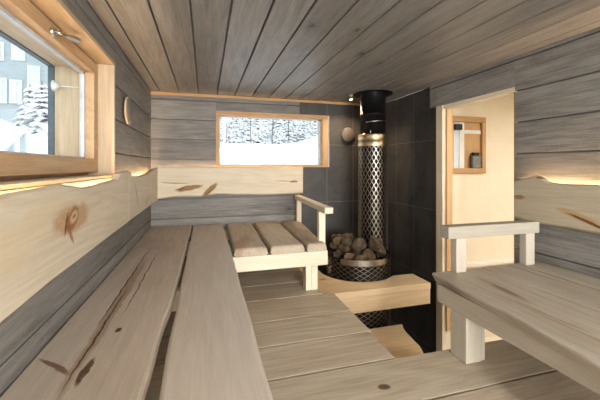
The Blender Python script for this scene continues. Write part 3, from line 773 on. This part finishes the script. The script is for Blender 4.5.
# ------------------------------------------------------------------ outdoors
def gz(x, y):
    z = -.12+.082*(max(y, 3.8)-5)
    z += .12*noise.noise((x*.25, y*.2, 0))*min(1, max(0, (y-6)/6))
    z += 1.3*math.exp(-((x-13.2)/2.6)**2-((y-34)/6)**2)                # mound at the right of the view
    if x < 0: z += 1.0*math.exp(-((x+4.6)/1.1)**2-((y-8.2)/2.2)**2)+.25*math.exp(-((x+2.4)/.9)**2-((y-5.4)/1.6)**2)
    return z
gr = MB(); nx, ny = 70, 80
xs = [-40+80*i/nx for i in range(nx+1)]; xs = sorted(xs+[-8+9*i/40 for i in range(41)])
ys_ = [3.68+.2*i for i in range(40)]+[11.8+1.2*i for i in range(60)]
vs = [(x, y, gz(x, y)) for y in ys_ for x in xs]
n = len(xs)
gr.add(vs, [(j*n+i, j*n+i+1, (j+1)*n+i+1, (j+1)*n+i) for j in range(len(ys_)-1) for i in range(n-1)], True)
xs2 = [-40, -20, -10, -5, -2.5, -1.2, -.745]
ys2 = [-30, -15, -6, 0, 2, 3.68]
vs = [(x, y, gz(x, 3.68)) for y in ys2 for x in xs2]; n = len(xs2)
gr.add(vs, [(j*n+i, j*n+i+1, (j+1)*n+i+1, (j+1)*n+i) for j in range(len(ys2)-1) for i in range(n-1)], True)
struct(gr.build('ground_snow', M['snow'], recalc=False))

def fir(x, y, h, w, sd):
    rr = random.Random(sd); z = gz(x, y)
    o = empty('snowy_fir', (x, y, z))
    MB().tube([(x, y, z-.1), (x, y, z+h*.96)], [h*.016+.03, .01], 7).build('trunk', M['bark'], o)
    mb = MB(); L = 13 if h < 4 else 30
    for i in range(L):
        f_ = i/L; zz = z+h*(.03+.91*(f_+rr.uniform(-.008, .008))); rad = w*(1-f_)**.85+.08
        nb = rr.randint(8, 11)
        for k in range(nb):
            a = 2*math.pi*(k+rr.random()*.7)/nb; q = rad*rr.uniform(.55, 1.2); dz = -q*rr.uniform(.1, .6)
            ca, sa = math.cos(a), math.sin(a); wd = q*.26+.03; th_ = h*(.035 if h < 4 else .016)*rr.uniform(.7, 1.3)
            base = Vector((x+ca*.03, y+sa*.03, zz+th_*.6)); mid = Vector((x+ca*q*.6, y+sa*q*.6, zz+dz*.35)); tip = Vector((x+ca*q, y+sa*q, zz+dz))
            side = Vector((-sa, ca, 0))*wd; up = Vector((0, 0, th_))
            vs = [base, mid+side, mid-side, tip, mid+up, mid-up*.6]
            mb.add(vs, [(0, 1, 4), (0, 4, 2), (1, 3, 4), (4, 3, 2), (0, 5, 1), (0, 2, 5), (1, 5, 3), (5, 2, 3)])
    mb.build('boughs', M['tree'], o)
    return o
def bare(x, y, h, sd):
    rr = random.Random(sd); z = gz(x, y)
    mb = MB().tube([(x, y, z-.1), (x+rr.uniform(-.2, .2), y, z+h*.5), (x+rr.uniform(-.3, .3), y, z+h)], [.055, .045, .02], 7)
    for k in range(14):
        zz = z+h*rr.uniform(.25, .95); a = rr.uniform(0, 6.28); L = rr.uniform(.5, 1.4)
        mb.tube([(x, y, zz), (x+math.cos(a)*L, y+math.sin(a)*L, zz+L*.6)], [.03, .01], 5)
    return mb.build('bare_tree', M['bark'], origin=(x, y, z))
k = 0
for row, (Y, cnt) in enumerate(((40, 8), (47, 9), (55, 10))):
    for i in range(cnt):
        X = Y*(.02+.36*(i+.5)/cnt)+R.uniform(-.3, .3); y = Y+R.uniform(-1, 1)
        if row == 0 and X > 10.5: y += 3
        tag(fir(X, y, R.uniform(6, 11), R.uniform(.75, 1.0)*(.9+.2*row), 100+k), 'snow-laden fir in the forest beyond the snowy window of the back wall', 'tree', 'firs beyond the back window'); k += 1
for i, u in enumerate((226, 251, 272, 289)):
    r_ = ray(u, 150); Y = 37.5+i % 3
    tag(bare(r_[0]/r_[1]*Y, Y, R.uniform(7, 9), i), 'thin bare dark tree trunk before the firs beyond the back window', 'tree', 'bare trunks beyond the back window')
pp = on_y(297, 143, 24); pz = gz(pp[0], 24)
pl = tag(empty('post_with_arm', (pp[0], 24, pz)), 'thin dark pole with a short side arm standing in the snow beyond the back window', 'pole')
MB().tube([(pp[0], 24, pz-.1), (pp[0], 24, on_y(297, 134, 24)[2])], .035, 8).build('pole', M['bark'], pl)
q1 = on_y(297, 139.5, 24); q2 = on_y(305, 139, 24)
MB().tube([(q1[0], 24, q1[2]), (q2[0], 24, q2[2])], .03, 8).build('arm', M['bark'], pl)

# neighbouring house, snowy rail and trees seen in the left window
hs = tag(empty('neighbour_house', (-6.5, 14, gz(-6.5, 14))), 'grey clad house with pale windows seen through the large window', 'house')
hy = 14.
hx0, hx1 = -11., on_y(45, 90, hy)[0]
MB().box(hx0, hx1, hy, hy+5, gz(-6, 14)-.6, 6.2).build('walls', M['facade'], hs)
MB().loft([[(hx0-.4, hy-.5, 6.0), (hx0-.4, hy+2.5, 7.8), (hx0-.4, hy+5.5, 6.0)], [(hx1+.4, hy-.5, 6.0), (hx1+.4, hy+2.5, 7.8), (hx1+.4, hy+5.5, 6.0)]]).build('roof', M['snow'], hs)
for (u0, u1, v0, v1) in ((-6, 4, 42, 60), (11, 25, 42, 60), (-4, 7, 78, 103), (9, 22, 80, 103), (27, 40, 66, 103)):
    p = on_y(u0, v1, hy-.04); q = on_y(u1, v0, hy-.04)
    wf = MB().box(p[0], q[0], hy-.05, hy+.02, p[2], p[2]+.08).box(p[0], q[0], hy-.05, hy+.02, q[2]-.08, q[2]).box(p[0]+.005, p[0]+.08, hy-.045, hy+.02, p[2]+.08, q[2]-.08).box(q[0]-.08, q[0]-.005, hy-.045, hy+.02, p[2]+.08, q[2]-.08).box((p[0]+q[0])/2-.03, (p[0]+q[0])/2+.03, hy-.045, hy+.02, p[2]+.08, q[2]-.08).build('window', M['facade_trim'], hs)
    MB().box(p[0]+.05, q[0]-.05, hy-.02, hy+.03, p[2]+.05, q[2]-.05).build('pane', M['pane'], wf)
rr_ = tag(empty('snowy_railing', (-2.6, 5.8, gz(-2.6, 5.8))), 'low timber railing topped with snow outside the large window', 'railing')
p = Vector(on_y(-8, 158, 5.4)); q = Vector(on_y(24, 130, 6.4))
MB().tube([p+Vector((0, 0, -.02)), q+Vector((0, 0, -.02))], .035, 8).build('rail', M['facade'], rr_)
MB().tube([p+Vector((0, 0, .03)), q+Vector((0, 0, .03))], .05, 8).build('snow_cap', M['snow'], rr_)
for t in (.12, .55, .97):
    c = p.lerp(q, t)
    MB().box(c.x-.035, c.x+.035, c.y-.035, c.y+.035, min(gz(c.x, c.y)-.05, c.z-.1), c.z-.03).build('post', M['facade'], rr_)
for i, (u, Y, h_, w_) in enumerate(((30, 11, 1.8, .6), (42, 10.4, 1.7, .6), (52, 11.5, 2.0, .6), (60, 12.5, 2.4, .8), (66, 24, 7, 1.5))):
    r_ = ray(u, 130)
    tag(fir(r_[0]/r_[1]*Y, Y, h_, w_, 300+i), 'young snow-covered fir in front of the grey house, in the large window' if i < 4 else 'tall snowy fir standing behind the grey house', 'tree', 'young firs before the grey house' if i < 4 else None)

# ------------------------------------------------------------------ light
W = bpy.data.worlds.new('overcast'); S.world = W; W.use_nodes = True
wt = W.node_tree; wt.nodes.clear()
bg = wt.nodes.new('ShaderNodeBackground'); bg.inputs[0].default_value = (.90, .95, 1., 1); bg.inputs[1].default_value = 2.0
wo = wt.nodes.new('ShaderNodeOutputWorld'); wt.links.new(bg.outputs[0], wo.inputs[0])

def lamp(name, typ, loc, tgt, energy, col, **kw):
    d = bpy.data.lights.new(name, typ); d.energy = energy; d.color = col
    for k, v in kw.items(): setattr(d, k, v)
    o = bpy.data.objects.new(name, d); COL.objects.link(o); o.location = loc
    o.rotation_euler = (Vector(tgt)-Vector(loc)).to_track_quat('-Z', 'Y').to_euler()
    return o
WARM, DAY = (1., .72, .45), (.93, .97, 1.)
lamp('downlight_beam', 'SPOT', (DL[0], DL[1], ZC-.02), (DL[0], DL[1]-.02, -1), 36, WARM, spot_size=2.4, spot_blend=.8, shadow_soft_size=.02)
# added unseen fill light behind the camera; daylight portals for side and back windows
lamp('rear_fill_light', 'AREA', (.75, YR-.02, -.17), (.75, 2, -.3), 190, (1., .985, .96), shape='RECTANGLE', size=1.85, size_y=1.4)
for nm, lo, tg, sx, sy in (('side_window_portal', (-.83, 1.36, .27), (1, 1.36, .27), 1.5, .62), ('back_window_portal', (.70, YB+.235, .28), (.70, 0, .28), 1.15, .52)):
    po = lamp(nm, 'AREA', lo, tg, 1, DAY, shape='RECTANGLE', size=sx, size_y=sy); po.data.cycles.is_portal = True
# added unseen fill lamp behind the camera, and the washroom's ceiling lamp
for nm, lx, ly, en, lab in (('unseen_ceiling_lamp', .75, -1.2, 60, 'added round frosted fill lamp behind the viewpoint'), ('unseen_ceiling_lamp', 2.95, 1.05, 36, 'round frosted ceiling lamp in the washroom')):
    cl_ = tag(empty(nm, (lx, ly, ZC)), lab, 'ceiling light')
    MB().lathe((lx, ly, 0), [(.15, ZC-.001), (.15, ZC-.03), (.135, ZC-.045), (.12, ZC-.045)], 40).build('ring', M['white_plastic'], cl_)
    MB().lathe((lx, ly, 0), [(.12, ZC-.044), (.08, ZC-.052), (.0, ZC-.055)], 40).build('diffuser', M['lamp'], cl_)
    lamp('lamp_light', 'AREA', (lx, ly, ZC-.07), (lx, ly+.0001, -2), en, (1., .96, .91) if lx < 2 else (1., .93, .82), shape='DISK', size=.26)

# ------------------------------------------------------------------ camera
cam = bpy.data.cameras.new('camera'); co = bpy.data.objects.new('camera', cam); COL.objects.link(co)
cam.sensor_width = 36.; cam.lens = F/600*36; cam.shift_y = -(200-HZ)/600; cam.clip_start = .02; cam.clip_end = 300
co.location = (0, 0, 0); co.rotation_euler = (math.pi/2, 0, -TH)
S.camera = co
for o in list(S.objects):
    if o.parent is None: o.location.z += ZO
    if 'o' in o: del o['o']
vs_ = S.view_settings
vs_.view_transform = 'Standard'; vs_.look = 'None'; vs_.gamma = 1; vs_.exposure = .2; vs_.use_curve_mapping = False
try: S.cycles.use_denoising = True
except Exception: pass
